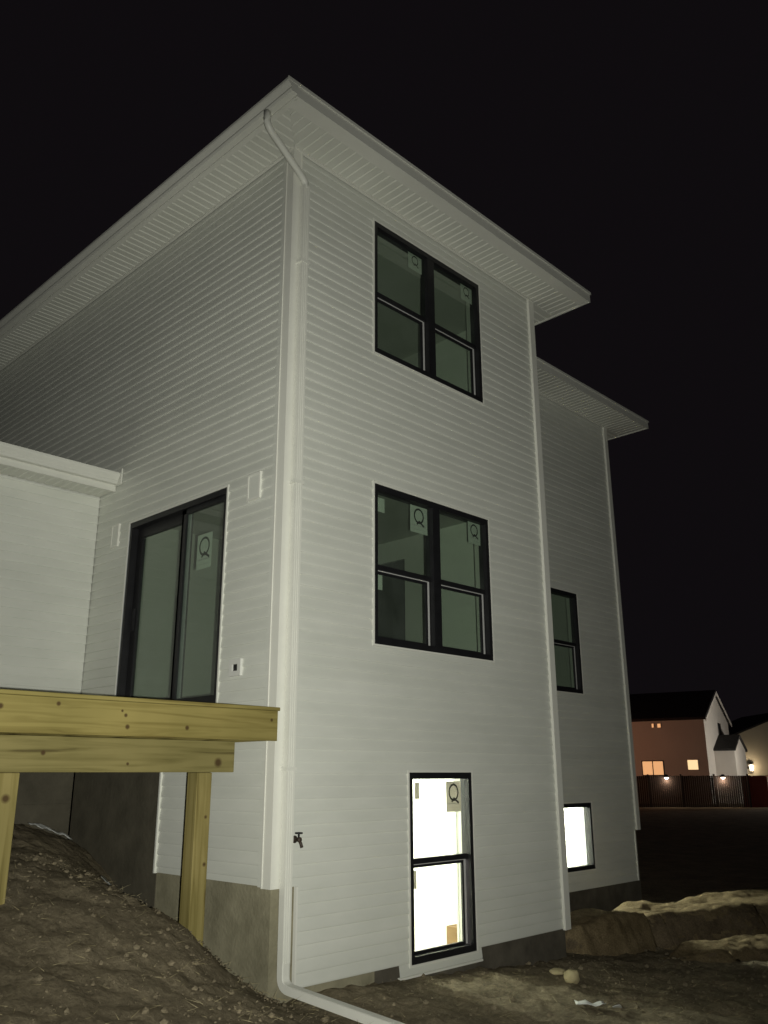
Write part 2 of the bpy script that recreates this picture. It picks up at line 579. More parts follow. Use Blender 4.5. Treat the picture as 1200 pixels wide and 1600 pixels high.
UP = (1.17, 3.035, 6.162, 7.785)
MID = (1.17, 3.035, 3.066, 4.687)
BAS = (1.638, 2.581, .230, 1.886)
DOOR = (.87, 2.70, 2.455, 4.571)
RMID = (6.20, 7.50, 3.087, 4.692)
RBAS = (6.25, 7.50, .514, 1.45)
J = .022
def grow(o, e): return (o[0] - e, o[1] + e, o[2] - e, o[3] + e)

PROF = [(0, .0085), (.05, .0112), (.14, .0122), (.35, .0105), (.7, .0055), (1, .0012)]
def siding(wall, conv, key, s0, s1, zlo, ztop, openings):
    z0 = .2484
    k = math.floor((zlo - z0) / CH / 2) * 2
    while z0 + k * CH < ztop - .01:
        pz0, pz1 = max(z0 + k * CH, zlo), min(z0 + (k + 2) * CH, ztop)
        cuts = {pz0, pz1}
        for c in (k + 1,):
            zc = z0 + c * CH
            if pz0 < zc < pz1: cuts.add(zc)
        for o in openings:
            for z in o[2:]:
                if pz0 < z < pz1: cuts.add(z)
        cuts = sorted(cuts)
        bands = []
        for a, b in zip(cuts, cuts[1:]):
            if b - a < 1e-4: continue
            zm = (a + b) / 2
            iv = [(s0, s1)]
            for o in openings:
                if o[2] < zm < o[3]:
                    nv = []
                    for p, q in iv:
                        if o[1] <= p or o[0] >= q: nv.append((p, q)); continue
                        if o[0] > p + .005: nv.append((p, o[0]))
                        if o[1] < q - .005: nv.append((o[1], q))
                    iv = nv
            bands.append((a, b, iv))
        pieces = []
        for bi, (a, b, iv) in enumerate(bands):
            for p, q in iv:
                hit = [g for g in pieces if any(n == bi - 1 and not (q <= p2 or p >= q2) for n, p2, q2 in g)]
                g = [(bi, p, q)]
                for h in hit:
                    g += h; pieces.remove(h)
                pieces.append(g)
        for g in pieces:
            mb = MB()
            jit = random.uniform(-.0008, .0008)
            for bi, p, q in g:
                a, b, _ = bands[bi]
                ca = z0 + math.floor((a - z0) / CH + 1e-4) * CH
                def prof(z):
                    t = (z - ca) / CH
                    for (t0, v0), (t1, v1) in zip(PROF, PROF[1:]):
                        if t <= t1 + 1e-6:
                            return v0 + (v1 - v0) * (t - t0) / (t1 - t0) + jit
                    return PROF[-1][1] + jit
                lv = [a] + [ca + t * CH for t, _ in PROF if a + 1e-4 < ca + t * CH < b - 1e-4] + [b]
                da, db = prof(a), prof(b)
                n = max(1, int((q - p) / .45))
                for t in range(n):
                    u, v = p + (q - p) * t / n, p + (q - p) * (t + 1) / n
                    for l0, l1 in zip(lv, lv[1:]):
                        mb.quad(conv(u, prof(l0), l0), conv(v, prof(l0), l0), conv(v, prof(l1), l1), conv(u, prof(l1), l1))
                if abs(a - ca) < 1e-4 or bi == 0:
                    mb.quad(conv(p, da, a), conv(q, da, a), conv(q, -.004, a + .001), conv(p, -.004, a + .001))
                if bi == len(bands) - 1:
                    mb.quad(conv(p, db, b), conv(q, db, b), conv(q, -.004, b), conv(p, -.004, b))
            mb.build('siding_panel', M['siding'], wall)
        k += 2

# front wall
mb = MB(); slab(mb, front, .002, W - .002, .26, ZS + .1, -.16, -.006, [UP, MID, BAS, (-1, .272, -1, 1.004)])
wall_f = mb.build('wall', M['siding'], house); wall_f['label'] = 'tall front wall in white lap siding'
siding(wall_f, front, 'f', .095, W - .085, .148, ZS - .02,
       [grow(UP, J), grow(MID, J), grow(BAS, J), (-1, .273, -1, 1.0), (-1, 1.487, -1, .2484), (2.667, 9, -1, .2484)])
# left wall
mb = MB(); slab(mb, side, .160, YB, 2.0, ZS + .1, -.16, -.006, [DOOR]); slab(mb, side, .160, 1.70, 1.02, 2.0, -.16, -.006, [])
wall_s = mb.build('wall', M['siding'], house); wall_s['label'] = 'long side wall in white lap siding beside the deck'
siding(wall_s, side, 's', .095, YB, 1.012, ZS - .02, [grow(DOOR, J), (1.707, 99, -1, 2.15)])
# set-back wing
mb = MB(); slab(mb, back, W, XR - .002, .26, ZS + .1, -.16, -.006, [RMID, RBAS, (8.752, 99, -1, 1.004)])
wall_r = mb.build('wall', M['siding'], house); wall_r['label'] = 'set-back wall in white lap siding'
siding(wall_r, back, 'r', W + .03, XR - .085, .2484, ZS - .02, [grow(RMID, J), grow(RBAS, J), (8.75, 99, -1, 1.0)])
# low wing
mb = MB(); slab(mb, low, -6, -.002, 2.14, ZLS + .1, -.16, -.006, [])
wall_l = mb.build('wall', M['siding'], house); wall_l['label'] = 'low wing wall in white lap siding'
siding(wall_l, low, 'l', -6, -.004, 2.15, ZLS - .02, [])
# walls that face away
mb = MB()
mb.box(W - .16, W - .004, .16, YS, .26, ZS + .1)
mb.box(XR - .16, XR - .004, YS + .16, YB, .26, ZS + .1)
mb.box(-6, XR, YB, YB + .16, .0, ZS - .02)
mb.box(-6.15, -6, YL, YB, 1.0, ZLS)
mb.build('wall', M['siding'], house)['label'] = 'plain outer walls away from the deck'

# foundations, stepped with the siding
mb = MB()
mb.box(.03, W - .03, .034, .2, -1.4, .262)
mb.box(.03, .285, .0345, .1995, .2625, 1.06)
mb.build('foundation', M['concrete'], house)['label'] = 'concrete foundation below the front wall'
mb = MB()
mb.box(1.2, W - .028, .028, .033, -1.2, .25)
mb.box(W - .029, W - .024, .03, YS, -1.2, .3)
mb.build('foundation_coating', M['tar'], house)['label'] = 'dark damp-proof coating on the foundation'
mb = MB()
mb.box(.03, .2, .2, 1.72, -1.0, 1.035)
mb.build('foundation', M['concrete'], house)['label'] = 'concrete foundation under the side wall'
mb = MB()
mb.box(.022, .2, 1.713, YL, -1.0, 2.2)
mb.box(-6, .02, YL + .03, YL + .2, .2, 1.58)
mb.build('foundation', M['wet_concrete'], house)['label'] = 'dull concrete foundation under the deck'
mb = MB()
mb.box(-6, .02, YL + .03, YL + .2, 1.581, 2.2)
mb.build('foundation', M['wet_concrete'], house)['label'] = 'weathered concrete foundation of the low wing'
mb = MB()
mb.box(W, XR - .03, YS + .03, YS + .2, -1.2, .262)
mb.box(8.6, XR - .032, YS + .031, YS + .18, .2625, 1.06)
mb.build('foundation', M['tar'], house)['label'] = 'dark foundation of the set-back wing'

# corner posts: two faces with a raised outer flange
def corner_post(cx, cy, sx, sy, z0, z1, w=.085):
    """sx, sy: direction of the two faces leaving the corner"""
    mb = MB()
    t = .018
    ox, oy = cx - sx * .004, cy - sy * .004
    mb.box(ox, ox + sx * w, oy - sy * t, oy + sy * .012, z0, z1)
    mb.box(ox - sx * t, ox, oy - sy * t, oy + sy * w, z0, z1)
    # flange lips
    mb.box(ox + sx * w, ox + sx * (w + .012), oy - sy * (t + .007), oy + sy * .012, z0, z1)
    mb.box(ox - sx * (t + .007), ox + sx * .01, oy + sy * w, oy + sy * (w + .012), z0, z1)
    return mb.build('corner_post', M['trim'], house)
corner_post(0, 0, 1, 1, 1.0, ZS - .003)
corner_post(W, 0, -1, 1, .235, ZS - .003)
corner_post(XR, YS, -1, 1, 1.0, ZS - .003)
# side edge trims of stepped siding
for mbx, lab in ((MB().box(.258, .276, -.012, .02, .25, .999), None), (MB().box(-.014, .02, 1.69, 1.712, 1.005, 2.14), None),
                 (MB().box(8.745, 8.765, YS - .012, YS + .02, .25, .999), None)):
    mbx.build('edge_trim', M['trim'], house)
MB().box(1.488, 2.666, -.006, .03, .128, .147).build('edge_trim', M['trim'], house)

# ---------------------------------------------------------------- windows
def ring(mb, conv, a, b, c, d, w, d0, d1, wt=None, wb=None, mi=0):
    """rectangular frame from outer a..b, c..d"""
    wt = wt or w; wb = wb or w
    def bx(s0, s1, z0, z1):
        p, q = conv(s0, d0, z0), conv(s1, d1, z1)
        mb.box(p[0], q[0], p[1], q[1], p[2], q[2], mi)
    bx(a, a + w, c, d); bx(b - w, b, c, d)
    bx(a + w, b - w, d - wt, d); bx(a + w, b - w, c, c + wb)

def cb(conv, s0, s1, d0, d1, z0, z1, name, m, parent):
    p, q = conv(s0, d0, z0), conv(s1, d1, z1)
    mb = MB().box(p[0], q[0], p[1], q[1], p[2], q[2])
    return mb.build(name, m, parent)

def sticker(conv, s0, s1, z0, z1, d, parent, thin=False, q=True):
    """paper label with a printed Q"""
    mb = MB()
    pp, qq = conv(s0, d, z0), conv(s1, d + .001, z1)
    mb.box(pp[0], qq[0], pp[1], qq[1], pp[2], qq[2], 0)
    if q:
        w = s1 - s0; h = z1 - z0
        cx = (s0 + s1) / 2; cz = z1 - h * .36
        r = min(w * .36, h * .27); rz = r * 1.08
        n = 28; dd = d + .0022
        flip = -1 if conv is side else 1            # reads left to right from outside
        vs = []; fs = []
        for i in range(n):
            a = 2 * math.pi * i / n
            for k in (1.0, .76):
                vs.append(conv(cx + flip * r * k * math.cos(a), dd, cz + rz * k * math.sin(a)))
        for i in range(n):
            j = (i + 1) % n
            fs.append((2 * i, 2 * i + 1, 2 * j + 1, 2 * j))
        mb.add(vs, fs, 1)
        def bar(x0, y0, x1, y1, t, mi):
            dx, dy = x1 - x0, y1 - y0
            L = math.hypot(dx, dy); px, py = -dy / L * t / 2, dx / L * t / 2
            mb.quad(*[conv(cx + flip * x, dd + .0006, cz + y) for x, y in ((x0 + px, y0 + py), (x1 + px, y1 + py), (x1 - px, y1 - py), (x0 - px, y0 - py))], mi)
        bar(-.05 * r, -.62 * rz, 1.0 * r, -1.22 * rz, r * .26, 1)
        bar(-.42 * r, -1.12 * rz, .02 * r, -.70 * rz, r * .22, 1)
        if h > .24:                                # line of small print below
            zz = z0 + h * .27 - cz
            for i in range(7):
                x = -.42 * w + i * .12 * w
                bar(x, zz, x + .085 * w, zz, h * .035, 2)
            bar(-.42 * w, zz - h * .14, .38 * w, zz - h * .14, h * .012, 2)
    return mb.build('sticker', [M['thinpaper'] if thin else M['paper'], M['ink'], M['inkgrey']], parent)

def hung_unit(win, conv, a, b, c, d, zr, fw=.045, lit=False):
    """one single-hung unit: fixed upper pane set forward, lower sash set back"""
    cb(conv, a, b, -.046, -.040, zr, d, 'pane', M['glass'], win)
    cb(conv, a, b - .05, -.070, -.064, c, zr, 'pane', M['glass'], win)
    # meeting rail
    cb(conv, a - .005, b + .005, -.075, -.028, zr - .022, zr + .026, 'meeting_rail', M['black'], win)
    # lower sash stiles and rails, recessed
    mb = MB(); ring(mb, conv, a + .001, b - .034, c + .001, zr - .0315, .026, -.078, -.055)
    mb.build('lower_sash', M['black'], win)
    # pale tracks that show beside and above the recessed sash
    cb(conv, b - .033, b - .012, -.072, -.050, c + .004, zr - .024, 'jamb_track', M['mould'], win)
    cb(conv, a + .004, b - .034, -.058, -.048, zr - .031, zr - .0235, 'sash_edge', M['mould'], win)

def window(conv, o, label, mulls=(), zr=None, parent=house):
    a, b, c, d = o
    mb = MB(); ring(mb, conv, a, b, c, d, .048, -.10, .012, wt=.06, wb=.06)
    win = mb.build('window', M['black'], parent)
    win['label'] = label
    edges = [a + .048]
    for m0, m1 in mulls:
        cb(conv, m0, m1, -.10, .010, c + .0605, d - .0605, 'mullion', M['black'], win)
        edges += [m0, m1]
    edges.append(b - .048)
    # channel round the opening
    mb = MB(); ring(mb, conv, a - .021, b + .021, c - .021, d + .021, .020, -.004, .0175)
    mb.build('channel_trim', M['trim'], win)
    if zr is not None:
        for e0, e1 in zip(edges[::2], edges[1::2]):
            hung_unit(win, conv, e0, e1, c + .06, d - .06, zr)
    return win

w_up = window(front, UP, 'upper double window with black frame', [(2.062, 2.175)], 6.91)
w_mid = window(front, MID, 'middle double window with black frame', [(2.062, 2.175)], 3.835)
w_bas = window(front, BAS, 'tall lit basement window', [], 1.085)
w_rm = window(back, RMID, 'window of the set-back wing, middle floor', [], 3.86)
w_rb = window(back, RBAS, 'small lit basement window of the set-back wing', [], None)
cb(back, RBAS[0] + .048, RBAS[1] - .048, -.060, -.054, RBAS[2] + .06, RBAS[3] - .06, 'pane', M['glass'], w_rb)
cb(back, RBAS[1] - .125, RBAS[1] - .105, -.075, -.045, RBAS[2] + .06, RBAS[3] - .06, 'sash_stile', M['greystrip'], w_rb)

sd = -.0485
sticker(front, 1.765, 2.035, 4.315, 4.610, sd, w_mid)
sticker(front, 2.735, 2.955, 4.375, 4.625, sd, w_mid)
sticker(front, 1.275, 1.375, 4.425, 4.575, sd, w_mid, q=False)
sticker(front, 1.262, 1.365, 3.625, 3.775, -.0725, w_mid, q=False)
sticker(front, 1.785, 2.020, 7.500, 7.712, sd, w_up)
sticker(front, 2.745, 2.965, 7.500, 7.712, sd, w_up)
sticker(front, 2.245, 2.475, 1.510, 1.800, sd, w_bas, thin=True)
sticker(front, 1.780, 1.845, 1.640, 1.795, sd, w_bas, thin=True, q=False)
sticker(front, 1.760, 1.815, .840, 1.000, -.0725, w_bas, thin=True, q=False)

# ---------------------------------------------------------------- sliding patio door
a, b, c, d = DOOR
mb = MB(); ring(mb, side, a, b, c, d, .045, -.12, .012, wt=.06, wb=.05)
door = mb.build('sliding_door', M['black'], house)
door['label'] = 'black framed glass sliding door above the deck'
ym = 1.655
mb = MB(); ring(mb, side, a + .045, ym + .04, c + .05, d - .06, .03, -.055, -.02, wt=.05, wb=.07)     # near panel, outer track
mb.box(.013 + .02, .013 + .055, ym - .035, ym + .04, c + .05, d - .06)
mb.build('door_panel', M['black'], door)
cb(side, a + .075, ym - .035, -.042, -.036, c + .12, d - .11, 'pane', M['glass'], door)
cb(side, ym - .085, ym - .0355, -.055, -.044, c + .13, d - .115, 'stile_edge', M['greystrip'], door)
mb = MB(); ring(mb, side, ym - .03, b - .045, c + .05, d - .06, .105, -.11, -.070, wt=.11, wb=.10)    # far panel, inner track
mb.build('door_panel', M['black'], door)
cb(side, ym + .07, b - .15, -.093, -.087, c + .14, d - .16, 'pane', M['glass'], door)
mb = MB(); ring(mb, side, a - .021, b + .021, c - .0, d + .021, .020, -.004, .020)
mb.build('channel_trim', M['trim'], door)
cb(side, b - .012, b - .004, .0125, .016, c + .02, d - .02, 'stile_edge', M['greystrip'], door)
cb(side, b - .125, b - .095, -.069, -.045, 3.36, 3.60, 'handle', M['black'], door)
sticker(side, 1.165, 1.420, 3.830, 4.190, -.0445, door)

# ---------------------------------------------------------------- rooms behind the glass
def room(x0, x1, y0, y1, z0, z1, mwall, label, door_hole=None, mfloor=None):
    mb = MB(); t = .05
    mb.box(x0, x1, y1, y1 + t, z0, z1)
    if door_hole:
        slab(mb, lambda s, dd, z: (x1 + dd, s, z), y0, y1, z0, z1, 0, t, [door_hole])
    else:
        mb.box(x1, x1 + t, y0, y1, z0, z1)
    mb.box(x0, x1, y0, y1, z1, z1 + t)
    r = mb.build('room_lining', mwall, house)
    r['label'] = label
    MB().box(x0, x1, y0, y1, z0 - t, z0).build('room_floor', mfloor or M['subfloor'], r)
    return r
r_mid = room(.18, 4.05, .19, 4.2, 2.43, 5.10, M['drywall'], 'drywall lined living room seen through the glass', (2.26, 3.1, 2.43, 4.80))
MB().box(4.03, 4.055, .85, .985, 2.43, 4.67).build('door_casing', M['brown_trim'], r_mid)
mb = MB(); mb.box(4.95, 5.0, 2.0, 3.4, 2.43, 5.1); mb.box(4.1, 5.0, 2.0, 2.05, 2.43, 5.1); mb.box(4.1, 5.0, 3.35, 3.4, 2.43, 5.1); mb.box(4.1, 5.0, 2.0, 3.4, 5.1, 5.15)
mb.build('hallway', M['dark_room'], r_mid)
r_up = room(.18, 4.05, .19, 4.2, 5.45, 7.93, M['drywall'], 'drywall lined bedroom seen through the glass')
r_rm = room(5.4, 8.7, YS + .19, 5.5, 2.43, 5.10, M['drywall'], 'drywall lined room of the set-back wing')
MB().box(5.35, 5.4, YS + .19, 5.5, 2.43, 5.10).build('partition', M['drywall'], r_rm)
r_b = room(.30, 4.02, .21, 3.6, -.95, 2.12, M['white_paint'], 'bright white basement room', mfloor=M['concrete'])
MB().box(.25, .30, .21, 3.6, -.95, 2.12).build('partition', M['white_paint'], r_b)
r_rb = room(4.6, 8.7, YS + .21, 5.2, -.95, 2.12, M['white_paint'], 'bright white basement room of the set-back wing', mfloor=M['concrete'])
MB().box(4.55, 4.6, YS + .21, 5.2, -.95, 2.12).build('partition', M['white_paint'], r_rb)
# inner skins of the walls round the basement windows
for conv, o, s0, s1 in ((front, BAS, .30, 4.02), (back, RBAS, 4.6, 8.7)):
    mb = MB(); slab(mb, conv, s0, s1, -.95, 2.12, -.205, -.18, [(o[0] + .03, o[1] - .03, o[2] + .03, o[3] - .03)])
    mb.build('room_lining', M['white_paint'], r_b if conv is front else r_rb)
# reveals
for conv, o, mm, pr in ((front, UP, 'drywall', r_up), (front, MID, 'drywall', r_mid), (front, BAS, 'white_paint', r_b), (back, RBAS, 'white_paint', r_rb), (back, RMID, 'drywall', r_rm)):
    mb = MB(); ring(mb, conv, o[0] + .004, o[1] - .004, o[2] + .004, o[3] - .004, .02, -.18, -.101)
    mb.build('window_reveal', M[mm], pr)
carton = MB().cbox(3.78, 3.99, 1.20, 1.41, -.35, .17, .006).build('shipping_carton', M['carton'])
tag(carton, 'tan carton inside the tall lit basement window', 'carton')
MB().box(3.76, 3.995, 1.17, 1.45, -.948, -.352).build('carton_stand', M['white_paint'], r_b)

# ceiling lamps that light the two basement rooms
def ceiling_lamp(x, y, z, watts, label):
    t = thing('ceiling_lamp', (x, y, z), label, 'lamp')
    MB().lathe((x, y, z), (0, 0, -1), [(0, .09), (.02, .09), (.03, .05)], 18).build('base', M['plastic'], t, True)
    MB().lathe((x, y, z - .03), (0, 0, -1), [(0, .02), (.03, .03), (.06, .035), (.09, .025), (.10, .005)], 14).build('bulb', emit('lit_bulb', (1, .97, .9), 20), t, True)
    l = bpy.data.lights.new('basement_bulb', 'POINT')
    l.energy = watts; l.color = (1, .935, .90); l.shadow_soft_size = .08
    lo = bpy.data.objects.new('basement_bulb', l); col.objects.link(lo)
    lo.parent = t; lo.location = (0, 0, -.22)
    return t
ceiling_lamp(2.0, 2.2, 2.119, 520, 'bare bulb lamp on the ceiling behind the tall basement window')
ceiling_lamp(6.7, 3.6, 2.119, 1500, 'bare bulb lamp on the ceiling behind the small basement window')

# ---------------------------------------------------------------- eaves and roofs
XG = -.455            # fascia board behind the side gutter
roof = MB()
def hip(x0, x1, y0, y1, z, pitch):
    h = min(x1 - x0, y1 - y0) / 2
    if x1 - x0 < y1 - y0:
        r0, r1 = ((x0 + x1) / 2, y0 + h, z + h * pitch), ((x0 + x1) / 2, y1 - h, z + h * pitch)
        v = [(x0, y0, z), (x1, y0, z), (x1, y1, z), (x0, y1, z), r0, r1]
        roof.add(v, [(0, 1, 4), (1, 2, 5, 4), (2, 3, 5), (3, 0, 4, 5)])
    else:
        r0, r1 = (x0 + h, (y0 + y1) / 2, z + h * pitch), (x1 - h, (y0 + y1) / 2, z + h * pitch)
        v = [(x0, y0, z), (x1, y0, z), (x1, y1, z), (x0, y1, z), r0, r1]
        roof.add(v, [(0, 1, 5, 4), (1, 2, 5), (2, 3, 4, 5), (3, 0, 4)])
hip(-.50, W + OH - .02, -OH + .02, YB + OH, ZF - .012, .30)
hip(.5, XR + OH - .02, YS - OH + .02, YB + OH - .01, ZF - .014, .24)
roof = roof.build('roof', M['shingle'], house)
roof['label'] = 'low hipped main roof with white eaves'

MB().box(XG, W + OH, -OH, -OH + .022, ZS - .012, ZF).build('fascia', M['alu'], roof)
MB().box(XG - .0, XG + .022, -OH + .0225, YB + OH, ZS - .012, ZF - .004).build('fascia', M['alu'], roof)
MB().box(W + OH - .022, W + OH, -OH + .0225, YS - OH - .0, ZS - .012, ZF - .001).build('fascia', M['alu'], roof)
MB().box(W + OH - .02, XR + OH, YS - OH, YS - OH + .022, ZS - .0125, ZF - .002).build('fascia', M['alu'], roof)
MB().box(XR + OH - .022, XR + OH, YS - OH + .0225, YB + OH, ZS - .012, ZF - .001).build('fascia', M['alu'], roof)
# drip edges
MB().box(XG - .12, W + OH + .012, -OH - .014, -OH - .001, ZF - .03, ZF + .004).build('drip_edge', M['alu'], roof)
MB().box(W + OH + .001, XR + OH + .012, YS - OH - .014, YS - OH - .001, ZF - .03, ZF + .002).build('drip_edge', M['alu'], roof)

def soffit_run(fn, s0, s1, inner, outer, pw=.305):
    """fn(s, t, dz): t across the eave; inner(s), outer(s): the two edges"""
    n = max(1, round((s1 - s0) / pw)); w = (s1 - s0) / n
    for i in range(n):
        mb = MB(); p0 = s0 + i * w
        # three flat faces with V-grooves between them
        pts = []
        for k in range(3):
            q = p0 + k * w / 3
            pts += [(q, .012), (q + .010, 0), (q + w / 3 - .012, 0)]
        pts.append((p0 + w, .012))
        for (sa, za), (sb, zb) in zip(pts, pts[1:]):
            mb.quad(fn(sa, outer(sa), za), fn(sb, outer(sb), zb), fn(sb, inner(sb), zb), fn(sa, inner(sa), za))
        mb.build('soffit_panel', M['soffit'], roof)
soffit_run(lambda s, t, dz: (s, t, ZS + dz), XG + .025, W + OH - .025, lambda s: min(0, s) if s < W else 0.0, lambda s: -OH + .03)
soffit_run(lambda s, t, dz: (t, s, ZS + dz), -OH + .2, 8.2, lambda s: min(0, s), lambda s: XG + .025)
soffit_run(lambda s, t, dz: (t, s, ZS + dz), .0, YS - OH + .02, lambda s: W, lambda s: W + OH - .025)
soffit_run(lambda s, t, dz: (s, t, ZS + dz), W + OH, XR + OH - .025, lambda s: YS, lambda s: YS - OH + .025)
soffit_run(lambda s, t, dz: (t, s, ZS + dz), YS, 6.2, lambda s: XR, lambda s: XR + OH - .025)
# channel where soffit meets wall and fascia
MB().box(.0, W, -.030, -.003, ZS - .022, ZS - .001).build('soffit_channel', M['trim'], roof)
MB().box(-.030, -.003, 0, YB, ZS - .022, ZS - .001).build('soffit_channel', M['trim'], roof)
MB().box(W, XR, YS - .03, YS - .003, ZS - .022, ZS - .001).build('soffit_channel', M['trim'], roof)
MB().box(XG + .03, W + OH - .03, -OH + .0235, -OH + .16, ZS - .010, ZS - .001).build('soffit_channel', M['trim'], roof)
MB().box(XG + .0235, XG + .055, -OH + .07, YB, ZS - .009, ZS - .001).build('soffit_channel', M['trim'], roof)

GUT = [(0, .125), (0, 0), (.066, 0), (.080, .022), (.078, .045), (.092, .062), (.112, .085), (.120, .100), (.120, .125), (.108, .125), (.108, .112), (.006, .112)]
def gutter(fn, s0, s1, z0, parent):
    """K-style trough: fn(s, out, z)"""
    mb = MB()
    n = len(GUT)
    vs = [fn(s, o, z0 + z) for s in (s0, s1) for o, z in GUT]
    mb.add(vs, [(i, (i + 1) % n, n + (i + 1) % n, n + i) for i in range(n)])
    for s in (s0, s1):
        mb.add([fn(s, o, z0 + z) for o, z in GUT[:9]], [tuple(range(9))])
    return mb.build('gutter', M['alu'], parent)
gutter(lambda s, o, z: (XG - .002 - o, s, z), -OH - .010, YB + .4, ZF - .135, roof)

# low wing roof, eave and gutter
YE = YL - .355
mb = MB()
mb.add([(-6.3, YE, ZLS + .19), (-.003, YE, ZLS + .19), (-.003, YB, ZLS + 1.6), (-6.3, YB, ZLS + 1.6)], [(0, 1, 2, 3)])
roof2 = mb.build('roof', M['shingle'], house)
roof2['label'] = 'low roof of the left wing'
MB().box(-6.3, -.002, YE, YE + .022, ZLS - .01, ZLS + .185).build('fascia', M['alu'], roof2)
gutter(lambda s, o, z: (s, YE - .002 - o * .95, z), -6.3, -.022, ZLS + .065, roof2)
MB().box(-.020, -.003, YE - .14, YE + .15, ZLS + .05, ZLS + .24).build('flashing', M['alu'], roof2)
for i in range(20):
    mb = MB(); w = .305; x1 = -.004 - i * w
    pts = []
    for k in range(3):
        q = x1 - w + k * w / 3
        pts += [(q, .012), (q + .01, 0), (q + w / 3 - .012, 0)]
    pts.append((x1, .012))
    for (sa, za), (sb, zb) in zip(pts, pts[1:]):
        mb.quad((sa, YE + .024, ZLS + za), (sb, YE + .024, ZLS + zb), (sb, YL, ZLS + zb), (sa, YL, ZLS + za))
    mb.build('soffit_panel', M['soffit'], roof2)

# ---------------------------------------------------------------- downspout on the corner
RECT = [(-.040, -.030), (-.030, -.034), (.030, -.034), (.040, -.030), (.040, .030), (.030, .034), (-.030, .034), (-.040, .030)]
def smooth_path(pts, r=.08, n=5):
    P = [Vector(p) for p in pts]
    out = [P[0]]
    for i in range(1, len(P) - 1):
        a = P[i] + (P[i - 1] - P[i]).normalized() * min(r, (P[i - 1] - P[i]).length * .45)
        b = P[i] + (P[i + 1] - P[i]).normalized() * min(r, (P[i + 1] - P[i]).length * .45)
        for k in range(n + 1):
            t = k / n
            out.append(a * (1 - t) ** 2 + P[i] * 2 * t * (1 - t) + b * t * t)
    out.append(P[-1])
    return out
dx, dy = .100, -.066
ds = MB().box(dx - .040, dx + .040, dy - .031, dy + .031, .46, 7.60)
# raised ribs on the face
for o in (-.022, 0, .022):
    ds.box(dx + o - .005, dx + o + .005, dy - .034, dy - .031, .46, 7.60)
ds = ds.build('downspout', M['alu'], house)
ds['label'] = 'white downspout running down the house corner'
MB().tube(smooth_path([(XG - .06, -.20, ZF - .13), (XG - .06, -.20, 7.90), (dx - .01, -.075, 7.66), (dx, dy, 7.58)], .10), .036, 12).build('elbow', M['alu'], ds, True)
ext = (dx + .02, -1.32, gz(dx + .02, -1.32) + .030)
MB().sweep(smooth_path([(dx, dy, .47), (dx, dy, .30), ext], .10, 6), [(a, b) for a, b in RECT], side=(ext[1] - dy, -(ext[0] - dx), 0)).build('elbow', M['alu'], ds, False)
for z in (1.9, 4.4, 6.7):
    mb = MB(); mb.box(dx - .055, dx + .055, dy - .0385, dy - .0345, z, z + .03); mb.box(dx + .0405, dx + .055, dy - .0345, .0, z, z + .03); mb.box(dx - .055, dx - .0405, dy - .0345, -.022, z, z + .03)
    mb.build('strap', M['alu'], ds)

# ---------------------------------------------------------------- small fittings on the side wall
def light_block(y0, y1, z0, z1, lab):
    mb = MB(); ring(mb, side, y0, y1, z0, z1, .022, -.006, .030)
    p = mb.build('light_block', M['trim'], house); p['label'] = lab
    MB().box(-.012, .02, y0 + .022, y1 - .022, z0 + .022, z1 - .022).build('plate', M['siding'], p)
light_block(.335, .53, 4.34, 4.60, 'blank white light-fixture block beside the door')
light_block(2.93, 3.09, 4.35, 4.62, 'blank white light-fixture block by the low wing')
mb = MB(); ring(mb, side, .505, .675, 2.715, 2.865, .045, -.006, .034)
ob = mb.build('outlet_box', M['plastic'], house); ob['label'] = 'open white outlet box'
MB().box(-.004, .02, .55, .63, 2.76, 2.82).build('recess', M['blackdull'], ob)
MB().tube(smooth_path([(-.004, .60, 2.80), (-.03, .585, 2.80), (-.035, .57, 2.775), (-.01, .565, 2.765)], .012), .006, 6).build('wire', M['blackdull'], ob)
# hose bib on the front wall
hx, hz = .235, 1.36
hb = MB().lathe((hx, .005, hz), (0, -1, 0), [(0, .030), (.008, .030), (.010, .014), (.05, .014), (.055, .02), (.075, .02), (.08, .012)], 14).build('hose_bib', M['brass'], house, True)
hb['label'] = 'dark hose tap on the front wall'
MB().lathe((hx, -.052, hz + .012), (0, 0, 1), [(0, .008), (.03, .008), (.032, .032), (.044, .032), (.046, .01)], 12).build('handle', M['blackdull'], hb, True)
MB().tube([(hx, -.055, hz), (hx + .004, -.075, hz - .03), (hx + .008, -.085, hz - .06)], .013, 10).build('spout', M['brass'], hb, True)

# ------------------------------------------------------------------ the new timber deck
deck = thing('deck', (-2.2, 1.7, 1.0), 'raised deck of fresh yellowish pine beside the white house', 'deck')
DX0, DX1, DY0, DY1, DZ = -4.8, -.025, -.055, YL - .03, 2.405
rim_knots = [(-.9, DY0, 2.21, .018), (-1.42, DY0, 2.28, .014), (-1.40, DY0, 2.20, .018), (-1.45, DY0, 2.31, .010), (-1.93, DY0, 2.335, .016), (-.09, DY0, 2.30, .014), (-2.32, DY0, 2.30, .02)]
beam_knots = [(-.385, .25, 1.965, .036), (-1.86, .25, 2.02, .018), (-1.2, .25, 1.95, .012), (-2.5, .25, 2.0, .02)]
post_knots = [(-.47, .27, 1.55, .016), (-.46, .27, 1.20, .018), (-2.08, .27, 1.72, .03), (-2.1, .27, 1.3, .016)]
WX = wood('treated_pine_boards', 'x', rim_knots)
WB = wood('treated_pine_beam', 'x', beam_knots, (.20, .168, .06), (.282, .238, .094))
WZ = wood('treated_pine_posts', 'z', post_knots, (.23, .185, .06), (.32, .262, .10))
WY = wood('treated_pine_joists', 'y', ())
nb = 24
